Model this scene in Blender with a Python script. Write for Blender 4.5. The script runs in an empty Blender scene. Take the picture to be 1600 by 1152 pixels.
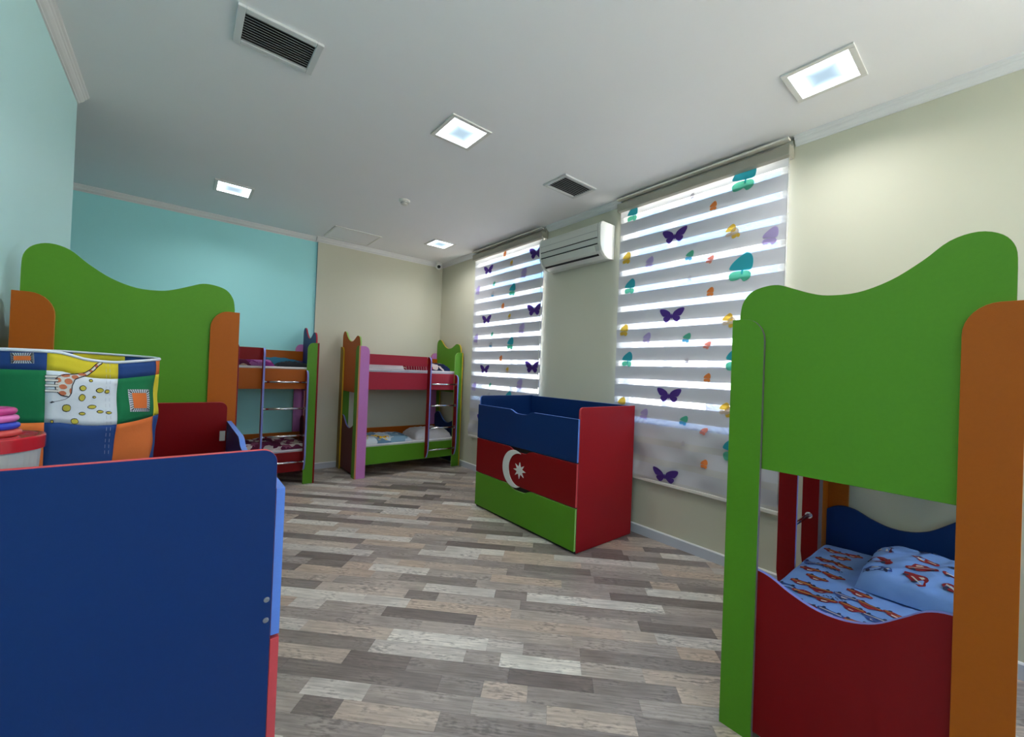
import bpy, bmesh, math, random
from mathutils import Vector, Matrix
random.seed(7)
SC = bpy.context.scene
COL = SC.collection
# ------------------------------------------------------------------ camera, world, exposure
yaw, pitch, roll, FPX = .6834, .008, .0392, 635.6
_f = Vector((math.sin(yaw)*math.cos(pitch), math.cos(yaw)*math.cos(pitch), math.sin(pitch)))
_r = Vector((math.cos(yaw), -math.sin(yaw), 0)); _u = _r.cross(_f)
_R = _r*math.cos(roll)+_u*math.sin(roll); _U = -_r*math.sin(roll)+_u*math.cos(roll)
cam = bpy.data.cameras.new('camera'); co = bpy.data.objects.new('camera', cam); COL.objects.link(co)
cam.sensor_fit = 'HORIZONTAL'; cam.sensor_width = 36; cam.lens = 36*FPX/1600; cam.clip_start = .02; cam.clip_end = 300
co.matrix_world = Matrix(((_R.x, _U.x, -_f.x, 0), (_R.y, _U.y, -_f.y, 0), (_R.z, _U.z, -_f.z, 1.35), (0, 0, 0, 1)))
SC.camera = co
w = bpy.data.worlds.new('world'); SC.world = w; w.use_nodes = True
nt = w.node_tree; nt.nodes.clear()
wo = nt.nodes.new('ShaderNodeOutputWorld'); bg = nt.nodes.new('ShaderNodeBackground')
tc = nt.nodes.new('ShaderNodeTexCoord'); sp = nt.nodes.new('ShaderNodeSeparateXYZ'); cr = nt.nodes.new('ShaderNodeValToRGB')
mr = nt.nodes.new('ShaderNodeMapRange'); mr.inputs[1].default_value = -1; mr.inputs[2].default_value = 1
nt.links.new(tc.outputs['Generated'], sp.inputs[0]); nt.links.new(sp.outputs[2], mr.inputs[0])
nt.links.new(mr.outputs[0], cr.inputs[0]); nt.links.new(cr.outputs[0], bg.inputs[0]); nt.links.new(bg.outputs[0], wo.inputs[0])
e = cr.color_ramp.elements
e[0].position = 0; e[0].color = (1.6, 1.48, 1.3, 1)
e[1].position = 1; e[1].color = (.11, .30, .72, 1)
for p, c in ((.46, (1.6, 1.5, 1.34, 1)), (.5, (.95, .95, 1, 1)), (.56, (.70, .82, 1, 1)), (.60, (.09, .27, .62, 1))):
    q = e.new(p); q.color = c
bg.inputs[1].default_value = 3.9
SC.view_settings.view_transform = 'Standard'; SC.view_settings.look = 'None'
SC.view_settings.gamma = 1; SC.view_settings.use_curve_mapping = False
SC.view_settings.exposure = 1.60
PANEL_WATT, PANEL_SPREAD = 2.6, 150.0
# ------------------------------------------------------------------ materials
MATS = {}
def nodes(m):
    m.use_nodes = True; n = m.node_tree; return n, n.nodes['Principled BSDF']
def mat(name, rgb, rough=.5, metal=0, noise=0, nscale=30, bump=0, bscale=200, spec=.5):
    if name in MATS: return MATS[name]
    m = bpy.data.materials.new(name); n, b = nodes(m)
    b.inputs['Base Color'].default_value = (*rgb, 1); b.inputs['Roughness'].default_value = rough
    b.inputs['Metallic'].default_value = metal; b.inputs['Specular IOR Level'].default_value = spec
    if noise or bump: t = n.nodes.new('ShaderNodeTexCoord')
    if noise:
        x = n.nodes.new('ShaderNodeTexNoise'); x.inputs['Scale'].default_value = nscale; x.inputs['Detail'].default_value = 4
        n.links.new(t.outputs['Object'], x.inputs['Vector'])
        r = n.nodes.new('ShaderNodeMapRange'); r.inputs[3].default_value = 1-noise; r.inputs[4].default_value = 1+noise
        n.links.new(x.outputs[0], r.inputs[0])
        h = n.nodes.new('ShaderNodeHueSaturation'); h.inputs['Color'].default_value = (*rgb, 1)
        n.links.new(r.outputs[0], h.inputs['Value']); n.links.new(h.outputs[0], b.inputs['Base Color'])
    if bump:
        x = n.nodes.new('ShaderNodeTexNoise'); x.inputs['Scale'].default_value = bscale; x.inputs['Detail'].default_value = 3
        n.links.new(t.outputs['Object'], x.inputs['Vector'])
        bp = n.nodes.new('ShaderNodeBump'); bp.inputs['Strength'].default_value = bump; bp.inputs['Distance'].default_value = .002
        n.links.new(x.outputs[0], bp.inputs['Height']); n.links.new(bp.outputs[0], b.inputs['Normal'])
    MATS[name] = m; return m
def lam(name, rgb): return mat('laminate_'+name, rgb, .45, noise=.05, nscale=90, bump=.12, bscale=420, spec=.22)
L = dict(
    green=lam('green', (.092, .27, .015)), red=lam('red', (.215, .001, .003)), blue=lam('blue', (.004, .028, .130)),
    orange=lam('orange', (.40, .090, .002)), pink=lam('pink', (.60, .22, .56)), maroon=lam('maroon', (.13, .01, .018)),
    olive=lam('olive', (.22, .15, .02)), rose=lam('rose', (.40, .022, .045)), yellow=lam('yellow', (.62, .42, .03)),
    ltblue=lam('light_blue', (.12, .24, .68)), ltgreen=lam('light_green', (.30, .52, .14)), ltred=lam('light_red', (.60, .07, .08)),  # paler tones band board edges; light that edges catch is partly painted in
    lilac=lam('lilac', (.22, .25, .62)), grey=lam('grey_edge', (.16, .13, .15)), peach=lam('peach', (.62, .25, .12)),
    ltorange=lam('light_orange', (.55, .24, .04)))
WHITE = mat('white_plastic', (.72, .72, .70), .4)
CHROME = mat('chrome', (.75, .75, .77), .16, 1)
DARK = mat('dark_void', (.012, .012, .014), .7)
CEIL = mat('ceiling_paint', (.85, .85, .88), .75, noise=.015, nscale=3, bump=.05, bscale=120)
PYEL = mat('cream_paint', (.59, .575, .46), .65, noise=.02, nscale=2, bump=.08, bscale=160)
PTEAL = mat('teal_paint', (.38, .82, .85), .6, noise=.02, nscale=2, bump=.08, bscale=160)
PTEALD = mat('deep_teal_paint', (.12, .42, .48), .6)
CORN = mat('cornice_plaster', (.74, .74, .75), .6)
BASE = mat('grey_white_skirting', (.52, .55, .62), .45)
BASET = mat('skirting_lip', (.85, .86, .88), .4)
# ------------------------------------------------------------------ mesh helpers
def newobj(name, verts, faces, mats, parent=None, fm=None, smooth=False, bevel=0):
    base = parent_world(parent) if parent is not None else Vector((0, 0, 0))
    me = bpy.data.meshes.new(name)
    me.from_pydata([Vector(v)-base for v in verts], [], faces)
    if not isinstance(mats, (list, tuple)): mats = [mats]
    for m in mats: me.materials.append(m)
    if fm: me.polygons.foreach_set('material_index', fm)
    bm = bmesh.new(); bm.from_mesh(me); bmesh.ops.recalc_face_normals(bm, faces=bm.faces); bm.to_mesh(me); bm.free()
    if smooth: me.polygons.foreach_set('use_smooth', [True]*len(me.polygons))
    me.update()
    o = bpy.data.objects.new(name, me); COL.objects.link(o)
    if parent is not None: o.parent = parent
    if bevel:
        b = o.modifiers.new('bevel', 'BEVEL'); b.width = bevel; b.segments = 2; b.limit_method = 'ANGLE'; b.angle_limit = math.radians(50)
    return o
WB = {}
def parent_world(p):
    v = Vector((0, 0, 0))
    while p is not None: v = v+p.location; p = p.parent
    return v
def tag(o, label, cat, group=None, kind=None):
    if label: o['label'] = label
    if cat: o['category'] = cat
    if group: o['group'] = group
    if kind: o['kind'] = kind
    return o
def thing(name, loc, label, cat, group=None, kind=None):
    o = bpy.data.objects.new(name, None); COL.objects.link(o); o.location = loc; o.empty_display_size = .1
    return tag(o, label, cat, group, kind)
def boxvf(x0, x1, y0, y1, z0, z1):
    v = [(x, y, z) for x in (x0, x1) for y in (y0, y1) for z in (z0, z1)]
    f = [(0, 1, 3, 2), (4, 6, 7, 5), (0, 4, 5, 1), (2, 3, 7, 6), (0, 2, 6, 4), (1, 5, 7, 3)]
    return v, f
def box(name, b, m, parent=None, bevel=0):
    v, f = boxvf(*b); return newobj(name, v, f, m, parent, bevel=bevel)
def boxes(name, bs, m, parent=None, bevel=0):
    V, F = [], []
    for b in bs:
        v, f = boxvf(*b); F += [tuple(i+len(V) for i in q) for q in f]; V += v
    return newobj(name, V, F, m, parent, bevel=bevel)
def join(parts):
    V, F, M = [], [], []
    for v, f, m in parts:
        F += [tuple(i+len(V) for i in q) for q in f]; V += list(v); M += [m]*len(f)
    return V, F, M
def slabvf(pts, O, U, V, N, t):
    """2-D outline pts in plane (U,V) at O, extruded t along N -> verts, faces (front, back, sides)"""
    O, U, V, N = Vector(O), Vector(U), Vector(V), Vector(N); n = len(pts)
    v = [O+U*a+V*b for a, b in pts]; v += [p+N*t for p in v]
    f = [tuple(range(n)), tuple(range(2*n-1, n-1, -1))]+[(i, (i+1) % n, n+(i+1) % n, n+i) for i in range(n)]
    return v, f
def board(name, pts, O, U, V, N, t, face, edge, parent, back=None, bevel=.0012):
    v, f = slabvf(pts, O, U, V, N, t)
    ms = [face, edge, back or face]
    return newobj(name, v, f, ms, parent, fm=[0, 2]+[1]*(len(f)-2), bevel=bevel)
def spline(P, k=6):
    out = []
    for i in range(len(P)-1):
        p0 = Vector(P[max(i-1, 0)]); p1 = Vector(P[i]); p2 = Vector(P[i+1]); p3 = Vector(P[min(i+2, len(P)-1)])
        for j in range(k):
            t = j/k
            out.append(tuple(.5*((2*p1)+(-p0+p2)*t+(2*p0-5*p1+4*p2-p3)*t*t+(-p0+3*p1-3*p2+p3)*t**3)))
    out.append(tuple(P[-1])); return out
def tubevf(p, q, r, n=12):
    p, q = Vector(p), Vector(q); d = (q-p).normalized()
    a = d.orthogonal().normalized(); b = d.cross(a)
    v = [c+a*r*math.cos(2*math.pi*i/n)+b*r*math.sin(2*math.pi*i/n) for c in (p, q) for i in range(n)]
    f = [(i, (i+1) % n, n+(i+1) % n, n+i) for i in range(n)]+[tuple(range(n)), tuple(range(n, 2*n))]
    return v, f
def tube(name, p, q, r, m, parent=None, n=12):
    v, f = tubevf(p, q, r, n); o = newobj(name, v, f, m, parent)
    for i, pl in enumerate(o.data.polygons): pl.use_smooth = i < n
    return o
def lathevf(prof, c, n=32, close=True):
    c = Vector(c); v = []; f = []
    for r, z in prof:
        for i in range(n): a = 2*math.pi*i/n; v.append(c+Vector((r*math.cos(a), r*math.sin(a), z)))
    for j in range(len(prof)-1):
        for i in range(n): f.append((j*n+i, j*n+(i+1) % n, (j+1)*n+(i+1) % n, (j+1)*n+i))
    if close: f.append(tuple(range(n))); k = (len(prof)-1)*n; f.append(tuple(range(k, k+n)))
    return v, f
def structure(o, label=None, cat=None): return tag(o, label, cat, kind='structure')
# ------------------------------------------------------------------ room shell
WX0, WX1 = 1.9, 2.95
W, DT, DY, XL, YL, HC, YB, XR = 3.112, 5.66, 5.6285, -.556, 3.70, 2.97, -2.6, -2.2
structure(box('ceiling', (XR-.15, W+.2, YB-.15, DT+.15, HC, HC+.1), CEIL), 'flat white painted ceiling with square light panels', 'ceiling')
structure(boxes('wall_left', [(XL-.16, XL, YB, YL, 0, HC)], mat('light_teal_paint', (.56, .86, .87), .6, noise=.02, nscale=2, bump=.08, bscale=160)), 'light teal wall at left ending in an outer corner', 'wall')
structure(box('wall_back_left', (XR, 1.31, DT, DT+.15, 0, HC), PTEAL), 'teal back wall behind the left bunk beds', 'wall')
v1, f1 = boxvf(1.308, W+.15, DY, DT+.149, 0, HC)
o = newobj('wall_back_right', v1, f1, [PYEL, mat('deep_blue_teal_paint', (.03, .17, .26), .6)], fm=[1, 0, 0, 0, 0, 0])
structure(o, 'cream back wall standing slightly proud of the teal wall', 'wall')
structure(box('wall_recess', (XR-.15, XR, YL-.9, DT+.15, 0, HC), PTEAL), 'teal side wall of the recess behind the left wall', 'wall')
structure(box('wall_recess_front', (XR, XL-.16, YL-.9, YL-.75, 0, HC), PTEAL), 'teal front wall of the recess behind the left wall', 'wall')
structure(boxes('wall_front', [(XL-.16, WX0, YB-.15, YB, 0, HC), (WX1, W+.2, YB-.15, YB, 0, HC), (WX0, WX1, YB-.15, YB, 0, .8), (WX0, WX1, YB-.15, YB, 2.9, HC)], PYEL), 'cream wall behind the viewer', 'wall')
# window wall with three openings (y0, y1, z0, z1)
OPEN = [(1.00, 2.275, .95, 2.92), (3.34, 4.635, .95, 2.92), (-2.35, -1.0, .95, 2.92)]
bs = []; ys = sorted(OPEN); y = YB-.15
for a, b, z0, z1 in ys:
    bs.append((W, W+.2, y, a, 0, HC)); bs.append((W, W+.2, a, b, 0, z0)); bs.append((W, W+.2, a, b, z1, HC)); y = b
bs.append((W, W+.2, y, DT+.15, 0, HC))
structure(boxes('wall_right', bs, PYEL), 'cream wall on the right with tall windows', 'wall')
# cornices: profile (offset from wall, z)
PROF = [(0, 2.914), (.008, 2.914), (.010, 2.921), (.020, 2.927), (.030, 2.938), (.033, 2.946), (.038, 2.949), (.042, 2.957), (.050, 2.962), (.053, 2.970), (0, 2.970)]
def moulding(name, prof, A, B, N, m, label, cat, parent=None):
    A, B, N = Vector(A), Vector(B), Vector(N); n = len(prof)
    v = [P+N*a+Vector((0, 0, z)) for P in (A, B) for a, z in prof]
    f = [tuple(range(n)), tuple(range(n, 2*n))]+[(i, (i+1) % n, n+(i+1) % n, n+i) for i in range(n)]
    return structure(newobj(name, v, f, m), label, cat)
moulding('trim_1', PROF, (XL, YB, 0), (XL, YL, 0), (1, 0, 0), CORN, 'white stepped cornice along the light teal left wall', 'cornice')
moulding('trim_2', PROF, (XR, DT, 0), (1.308, DT, 0), (0, -1, 0), CORN, 'white stepped cornice above the teal back wall', 'cornice')
moulding('trim_3', PROF, (1.285, DY, 0), (W, DY, 0), (0, -1, 0), CORN, 'white stepped cornice above the cream back wall', 'cornice')
for k, (a, b, t) in enumerate([(YB, .93, 'from the near window to behind the viewer'), (2.29, 3.27, 'above the air conditioner between the two blinds'), (4.66, DY, 'between the far blind and the back corner')]):
    moulding('trim_%d' % (4+k), PROF, (W, a, 0), (W, b, 0), (-1, 0, 0), CORN, 'white stepped cornice on the window wall '+t, 'cornice')
BP = [(0, 0), (.014, 0), (.014, .072), (.010, .080), (0, .080)]
def skirting(name, A, B, N, label):
    o = moulding(name, BP, A, B, N, BASE, label, 'skirting board')
    o.data.materials.append(BASET)
    n = len(BP)
    for p in o.data.polygons:
        if all((o.data.vertices[i].co.z > .071) for i in p.vertices): p.material_index = 1
skirting('baseboard_right', (W, YB, 0), (W, DY, 0), (-1, 0, 0), 'grey-white skirting board under the windows')
skirting('baseboard_back', (1.308, DY, 0), (W, DY, 0), (0, -1, 0), 'grey-white skirting board along the cream back wall')
skirting('baseboard_back_left', (XR, DT, 0), (1.308, DT, 0), (0, -1, 0), 'grey-white skirting board along the teal back wall')
skirting('baseboard_left', (XL, YB, 0), (XL, YL, 0), (1, 0, 0), 'grey-white skirting board along the light teal wall')
# ------------------------------------------------------------------ floor and planks
def floor_mat():
    m = bpy.data.materials.new('worn_wood_strip'); n, b = nodes(m); N = n.nodes.new; K = n.links.new
    at = N('ShaderNodeAttribute'); at.attribute_name = 'tone'
    sx = N('ShaderNodeSeparateColor'); K(at.outputs['Color'], sx.inputs[0])
    g = N('ShaderNodeNewGeometry'); rt = N('ShaderNodeVectorRotate'); rt.rotation_type = 'Z_AXIS'; rt.inputs['Angle'].default_value = -math.radians(135)
    K(g.outputs['Position'], rt.inputs['Vector'])
    off = N('ShaderNodeVectorMath'); off.operation = 'MULTIPLY'; off.inputs[1].default_value = (37, 53, 0); K(at.outputs['Color'], off.inputs[0])
    ad = N('ShaderNodeVectorMath'); K(rt.outputs[0], ad.inputs[0]); K(off.outputs[0], ad.inputs[1])
    mp = N('ShaderNodeMapping'); mp.inputs['Scale'].default_value = (3, 55, 1); K(ad.outputs[0], mp.inputs[0])
    n1 = N('ShaderNodeTexNoise'); n1.inputs['Scale'].default_value = 1.6; n1.inputs['Detail'].default_value = 7; n1.inputs['Roughness'].default_value = .65; K(mp.outputs[0], n1.inputs[0])
    mp2 = N('ShaderNodeMapping'); mp2.inputs['Scale'].default_value = (30, 90, 1); K(ad.outputs[0], mp2.inputs[0])
    n2 = N('ShaderNodeTexNoise'); n2.inputs['Scale'].default_value = 1.; n2.inputs['Detail'].default_value = 5; K(mp2.outputs[0], n2.inputs[0])
    mp3 = N('ShaderNodeMapping'); mp3.inputs['Scale'].default_value = (5, 12, 1); K(ad.outputs[0], mp3.inputs[0])
    n3 = N('ShaderNodeTexNoise'); n3.inputs['Scale'].default_value = 1.; n3.inputs['Detail'].default_value = 3; K(mp3.outputs[0], n3.inputs[0])
    cr = N('ShaderNodeValToRGB'); K(sx.outputs[0], cr.inputs[0]); cr.color_ramp.interpolation = 'LINEAR'
    el = cr.color_ramp.elements; el[0].color = (0.165, 0.132, 0.122, 1); el[1].color = (0.725, 0.678, 0.599, 1)
    for p, c in ((.18, (0.232, 0.196, 0.180, 1)), (.36, (0.340, 0.294, 0.271, 1)), (.5, (0.438, 0.383, 0.344, 1)), (.62, (0.523, 0.414, 0.331, 1)), (.74, (0.548, 0.503, 0.463, 1)), (.88, (0.694, 0.653, 0.602, 1))):
        q = el.new(p); q.color = c
    # grain multiplies
    r1 = N('ShaderNodeMapRange'); r1.inputs[1].default_value = .3; r1.inputs[2].default_value = .7; r1.inputs[3].default_value = .68; r1.inputs[4].default_value = 1.30; K(n1.outputs[0], r1.inputs[0])
    r3 = N('ShaderNodeMapRange'); r3.inputs[1].default_value = .3; r3.inputs[2].default_value = .7; r3.inputs[3].default_value = .80; r3.inputs[4].default_value = 1.24; K(n3.outputs[0], r3.inputs[0])
    mm = N('ShaderNodeMath'); mm.operation = 'MULTIPLY'; K(r1.outputs[0], mm.inputs[0]); K(r3.outputs[0], mm.inputs[1])
    # dark worn flecks, mostly on pale strips
    cp = N('ShaderNodeMath'); cp.operation = 'MULTIPLY'; K(n2.outputs[0], cp.inputs[0]); K(n3.outputs[0], cp.inputs[1])
    fl = N('ShaderNodeMapRange'); fl.inputs[1].default_value = .27; fl.inputs[2].default_value = .40; fl.inputs[3].default_value = 0; fl.inputs[4].default_value = .62; K(cp.outputs[0], fl.inputs[0])
    hs = N('ShaderNodeHueSaturation'); K(cr.outputs[0], hs.inputs['Color']); K(mm.outputs[0], hs.inputs['Value'])
    mx = N('ShaderNodeMix'); mx.data_type = 'RGBA'; K(fl.outputs[0], mx.inputs[0]); K(hs.outputs[0], mx.inputs[6]); mx.inputs[7].default_value = (.09, .08, .075, 1)
    K(mx.outputs[2], b.inputs['Base Color']); b.inputs['Roughness'].default_value = .36; b.inputs['Specular IOR Level'].default_value = .45
    bp = N('ShaderNodeBump'); bp.inputs['Strength'].default_value = .15; bp.inputs['Distance'].default_value = .001; K(n1.outputs[0], bp.inputs['Height']); K(bp.outputs[0], b.inputs['Normal'])
    return m
FM = floor_mat()
flo = box('floor', (XR-.15, W+.2, YB-.15, DT+.15, -.1, -.008), mat('floor_base', (.08, .07, .065), .8))
structure(flo, 'diagonal patchwork of grey and beige worn wood strips', 'floor')
S2 = math.sqrt(.5)
def clip(poly, ax, lim, sgn):
    out = []
    for i in range(len(poly)):
        a, b = poly[i], poly[(i+1) % len(poly)]
        da, db = sgn*(a[ax]-lim), sgn*(b[ax]-lim)
        if da <= 0: out.append(a)
        if (da < 0 < db) or (db < 0 < da):
            t = da/(da-db); out.append((a[0]+(b[0]-a[0])*t, a[1]+(b[1]-a[1])*t))
    return out
planks = []
u = 1.583-.0925*80
TL = [.18, .28, .37, .46, .55, .74]
while u < 6.3:
    v = -6.2-random.random()*.5; last = -1
    while v < 6.2:
        ln = random.choice(TL)*random.uniform(.92, 1.08)
        g = .0003
        q = [(u+g, v+g), (u+.0925-g, v+g), (u+.0925-g, v+ln-g), (u+g, v+ln-g)]
        P = [((a-b)*S2, (a+b)*S2) for a, b in q]
        for ax, lim, s in ((0, W, 1), (0, XR, -1), (1, DT, 1), (1, YB, -1)):
            P = clip(P, ax, lim, s)
            if len(P) < 3: break
        if len(P) >= 3:
            c = (sum(p[0] for p in P)/len(P), sum(p[1] for p in P)/len(P))
            if not (c[0] < XL-.1 and c[1] < YL-.9):
                while True:
                    t = random.choice((.08, .16, .24, .32, .38, .44, .5, .56, .62, .68, .74, .80, .86, .93))
                    if .05 < abs(t-last) < .55 or last < 0: break
                last = t
                planks.append((P, c, t+random.uniform(-.02, .02), random.random(), random.random(), random.uniform(-.0002, .0002)))
        v += ln
    u += .0925
def cam_px(x, y, z):
    d = Vector((x, y, z-1.35)); zz = d.dot(_f)
    if zz < .05: return None
    return (800+FPX*d.dot(_R)/zz, 576-FPX*d.dot(_U)/zz)
def seen(c):   # on open floor between the furniture, inside the room view
    x, y = c
    p = cam_px(x, y, 0)
    if p is None or not (400 < p[0] < 1250 and p[1] < 1200): return False
    if x < .22 or (x > 1.72 and y < .75) or (2.36 < x and 2.05 < y < 3.36) or y > 5.2: return False
    return True
vis = sorted([p for p in planks if seen(p[1])], key=lambda p: p[1][0]**2+p[1][1]**2)
near = vis[:300]; ids = set(id(p) for p in near); rest = [p for p in planks if id(p) not in ids]
def plank_vf(p):
    P, c, t, r1, r2, dz = p; n = len(P)
    v = [(x, y, dz) for x, y in P]+[(x, y, -.008) for x, y in P]
    f = [tuple(range(n)), tuple(range(2*n-1, n-1, -1))]+[(i, (i+1) % n, n+(i+1) % n, n+i) for i in range(n)]
    return v, f
def tones(me, cols):
    at = me.color_attributes.new('tone', 'FLOAT_COLOR', 'CORNER'); k = 0; buf = []
    for pl, c in zip(me.polygons, cols): buf += [c[0], c[1], c[2], 1]*pl.loop_total
    at.data.foreach_set('color', buf)
for p in near:
    v, f = plank_vf(p); o = newobj('plank', v, f, FM, flo); tones(o.data, [(p[2], p[3], p[4])]*len(f))
V, F, C = [], [], []
for p in rest:
    v, f = plank_vf(p); F += [tuple(i+len(V) for i in q) for q in f]; V += v; C += [(p[2], p[3], p[4])]*len(f)
o = newobj('plank_field', V, F, FM, flo); o['kind'] = 'stuff'; tones(o.data, C)
# ------------------------------------------------------------------ windows
PVC = mat('white_window_frame', (.80, .82, .84), .35)
def glass():
    m = bpy.data.materials.new('window_glass'); n, b = nodes(m); N = n.nodes.new; K = n.links.new
    t = N('ShaderNodeBsdfTransparent'); t.inputs[0].default_value = (.96, .98, .98, 1); g = N('ShaderNodeBsdfGlossy'); g.inputs['Roughness'].default_value = .02
    mx = N('ShaderNodeMixShader'); mx.inputs[0].default_value = .06; K(t.outputs[0], mx.inputs[1]); K(g.outputs[0], mx.inputs[2])
    K(mx.outputs[0], n.nodes['Material Output'].inputs[0]); return m
GLASS = glass()
def window(k, y0, y1, z0, z1, narrow_far, label):
    t = thing('window_%d' % k, (W+.13, (y0+y1)/2, z0), label, 'window', kind='structure')
    xa, xb = W+.11, W+.17; fr = .05
    boxes('window_frame', [(xa, xb, y0, y0+fr, z0, z1), (xa, xb, y1-fr, y1, z0, z1), (xa, xb, y0+fr, y1-fr, z0, z0+fr), (xa, xb, y0+fr, y1-fr, z1-fr, z1)], PVC, t)
    ym = y1-.40 if narrow_far else y1-.66
    zt = 2.36
    boxes('mullion', [(xa, xb, ym-.025, ym+.025, z0+fr, z1-fr)], PVC, t)
    box('transom', (xa, xb, y0+fr, ym-.025, zt, zt+.06), PVC, t)
    ys_ = y0+.46
    box('stile', (xa, xb, ys_-.06, ys_+.06, z0+fr, zt), PVC, t)
    for a, b, c, d in ((y0+fr, ym-.025, zt+.06, z1-fr), (y0+fr, ys_-.06, z0+fr, zt), (ys_+.06, ym-.025, z0+fr, zt), (ym+.025, y1-fr, z0+fr, z1-fr)):
        box('pane', (xa+.02, xa+.026, a, b, c, d), GLASS, t)
    box('window_sill', (W-.03, xa, y0-.03, y1+.03, z0-.03, z0), PVC, t)
window(1, *OPEN[0], True, 'tall white framed window behind the nearer butterfly blind')
window(2, *OPEN[1], False, 'tall white framed window behind the farther butterfly blind')
window(3, *OPEN[2], True, 'tall white framed window behind the viewer')
t = thing('window_4', ((WX0+WX1)/2, YB-.07, .8), 'unseen window added in the wall behind the viewer for more daylight', 'window', kind='structure')  # added opening out of view, feeds diffuse daylight to ceiling and floor
wq = [WX0+(WX1-WX0)*i/3 for i in range(4)]
boxes('window_frame', [(WX0, WX0+.05, YB-.1, YB-.04, .8, 2.9), (WX1-.05, WX1, YB-.1, YB-.04, .8, 2.9), (WX0+.05, WX1-.05, YB-.1, YB-.04, .8, .85), (WX0+.05, WX1-.05, YB-.1, YB-.04, 2.85, 2.9)]+[(q-.025, q+.025, YB-.1, YB-.04, .85, 2.85) for q in wq[1:3]], PVC, t)
for i in range(3): box('pane', (wq[i]+(.05 if i == 0 else .025), wq[i+1]-(.05 if i == 2 else .025), YB-.075, YB-.069, .85, 2.85), GLASS, t)
# ------------------------------------------------------------------ ceiling fixtures
def panel_mat(x, y, s):
    m = bpy.data.materials.new('lit_diffuser'); n, b = nodes(m); N = n.nodes.new; K = n.links.new
    t = N('ShaderNodeTexCoord'); sp = N('ShaderNodeSeparateXYZ'); K(t.outputs['Object'], sp.inputs[0])
    ax = []
    for i in (0, 1):
        a = N('ShaderNodeMath'); a.operation = 'ABSOLUTE'; K(sp.outputs[i], a.inputs[0]); ax.append(a)
    mxm = N('ShaderNodeMath'); mxm.operation = 'MAXIMUM'; K(ax[0].outputs[0], mxm.inputs[0]); K(ax[1].outputs[0], mxm.inputs[1])
    r = N('ShaderNodeMapRange'); r.inputs[1].default_value = .0; r.inputs[2].default_value = .13; K(mxm.outputs[0], r.inputs[0])
    pw = N('ShaderNodeMath'); pw.operation = 'POWER'; pw.inputs[1].default_value = 3.5; K(r.outputs[0], pw.inputs[0]); r = pw
    mc = N('ShaderNodeMix'); mc.data_type = 'RGBA'; K(r.outputs[0], mc.inputs[0]); mc.inputs[6].default_value = (.58, .78, .93, 1); mc.inputs[7].default_value = (.93, .97, 1, 1)
    st = N('ShaderNodeMapRange'); K(r.outputs[0], st.inputs[0]); st.inputs[3].default_value = .30; st.inputs[4].default_value = 3.0
    em = N('ShaderNodeEmission'); K(mc.outputs[2], em.inputs[0]); K(st.outputs[0], em.inputs[1]); K(em.outputs[0], n.nodes['Material Output'].inputs[0])
    return m
PM = panel_mat(0, 0, 0)
def light(x, y, label):
    t = thing('ceiling_light', (x, y, HC), label, 'ceiling light', 'square recessed ceiling light panels')
    s, r = .1255, .152
    boxes('frame', [(x-r, x-s, y-r, y+r, HC-.010, HC), (x+s, x+r, y-r, y+r, HC-.010, HC), (x-s, x+s, y-r, y-s, HC-.010, HC), (x-s, x+s, y+s, y+r, HC-.010, HC)], WHITE, t, bevel=.002)
    d = bpy.data.meshes.new('diffuser'); vv, ff = boxvf(-s, s, -s, s, -.007, -.001); d.from_pydata(vv, [], ff); d.materials.append(PM)
    o = bpy.data.objects.new('diffuser', d); COL.objects.link(o); o.parent = t
    ld = bpy.data.lights.new('led_light', 'AREA'); ld.shape = 'SQUARE'; ld.size = .24; ld.energy = PANEL_WATT; ld.spread = math.radians(PANEL_SPREAD); ld.color = (1, .99, .97)
    lo = bpy.data.objects.new('led_light', ld); COL.objects.link(lo); lo.parent = t; lo.location = (0, 0, -.014)
    return t
light(2.555, .650, 'lit square ceiling panel nearest the viewer, above the green bunk bed')
light(1.429, 2.406, 'lit square ceiling panel in the middle of the ceiling')
light(.331, 4.657, 'lit square ceiling panel near the teal back wall')
light(2.549, 4.702, 'lit square ceiling panel near the cream back corner')
light(.331, .650, 'lit square ceiling panel above the viewer')
light(1.429, -1.3, 'lit square ceiling panel behind the viewer')
VENT = mat('vent_white', (.66, .67, .68), .45); SLAT = mat('vent_slat', (.42, .44, .46), .45)
def vent(x0, x1, y0, y1, n, label, rim):
    t = thing('ceiling_vent', ((x0+x1)/2, (y0+y1)/2, HC), label, 'air vent', 'ceiling air vents')
    z = HC-.014
    boxes('frame', [(x0, x0+rim, y0, y1, z, HC), (x1-rim, x1, y0, y1, z, HC), (x0+rim, x1-rim, y0, y0+rim, z, HC), (x0+rim, x1-rim, y1-rim, y1, z, HC)], VENT, t, bevel=.003)
    box('backing', (x0+rim, x1-rim, y0+rim, y1-rim, HC-.003, HC-.001), DARK, t)
    p = (y1-y0-2*rim)/n
    for i in range(n):
        yc = y0+rim+p*(i+.5); h = p*.26
        v, f = slabvf([(-h, -.0035), (h, .0025), (h, .0040), (-h, -.002)], (x0+rim, yc, HC-.0085), (0, 1, 0), (0, 0, 1), (1, 0, 0), x1-x0-2*rim)
        newobj('slat', v, f, SLAT, t)
vent(.143, .508, 2.229, 2.500, 11, 'rectangular ceiling vent with dark slots near the left wall', .032)
vent(2.357, 2.743, 2.303, 2.570, 9, 'rectangular ceiling vent above the air conditioner', .030)
t = thing('access_panel', (1.61, 5.24, HC), 'flush white access hatch in the ceiling by the cream back wall', 'hatch')
px0, px1, py0, py1 = 1.335, 1.888, 4.985, 5.490
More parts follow.
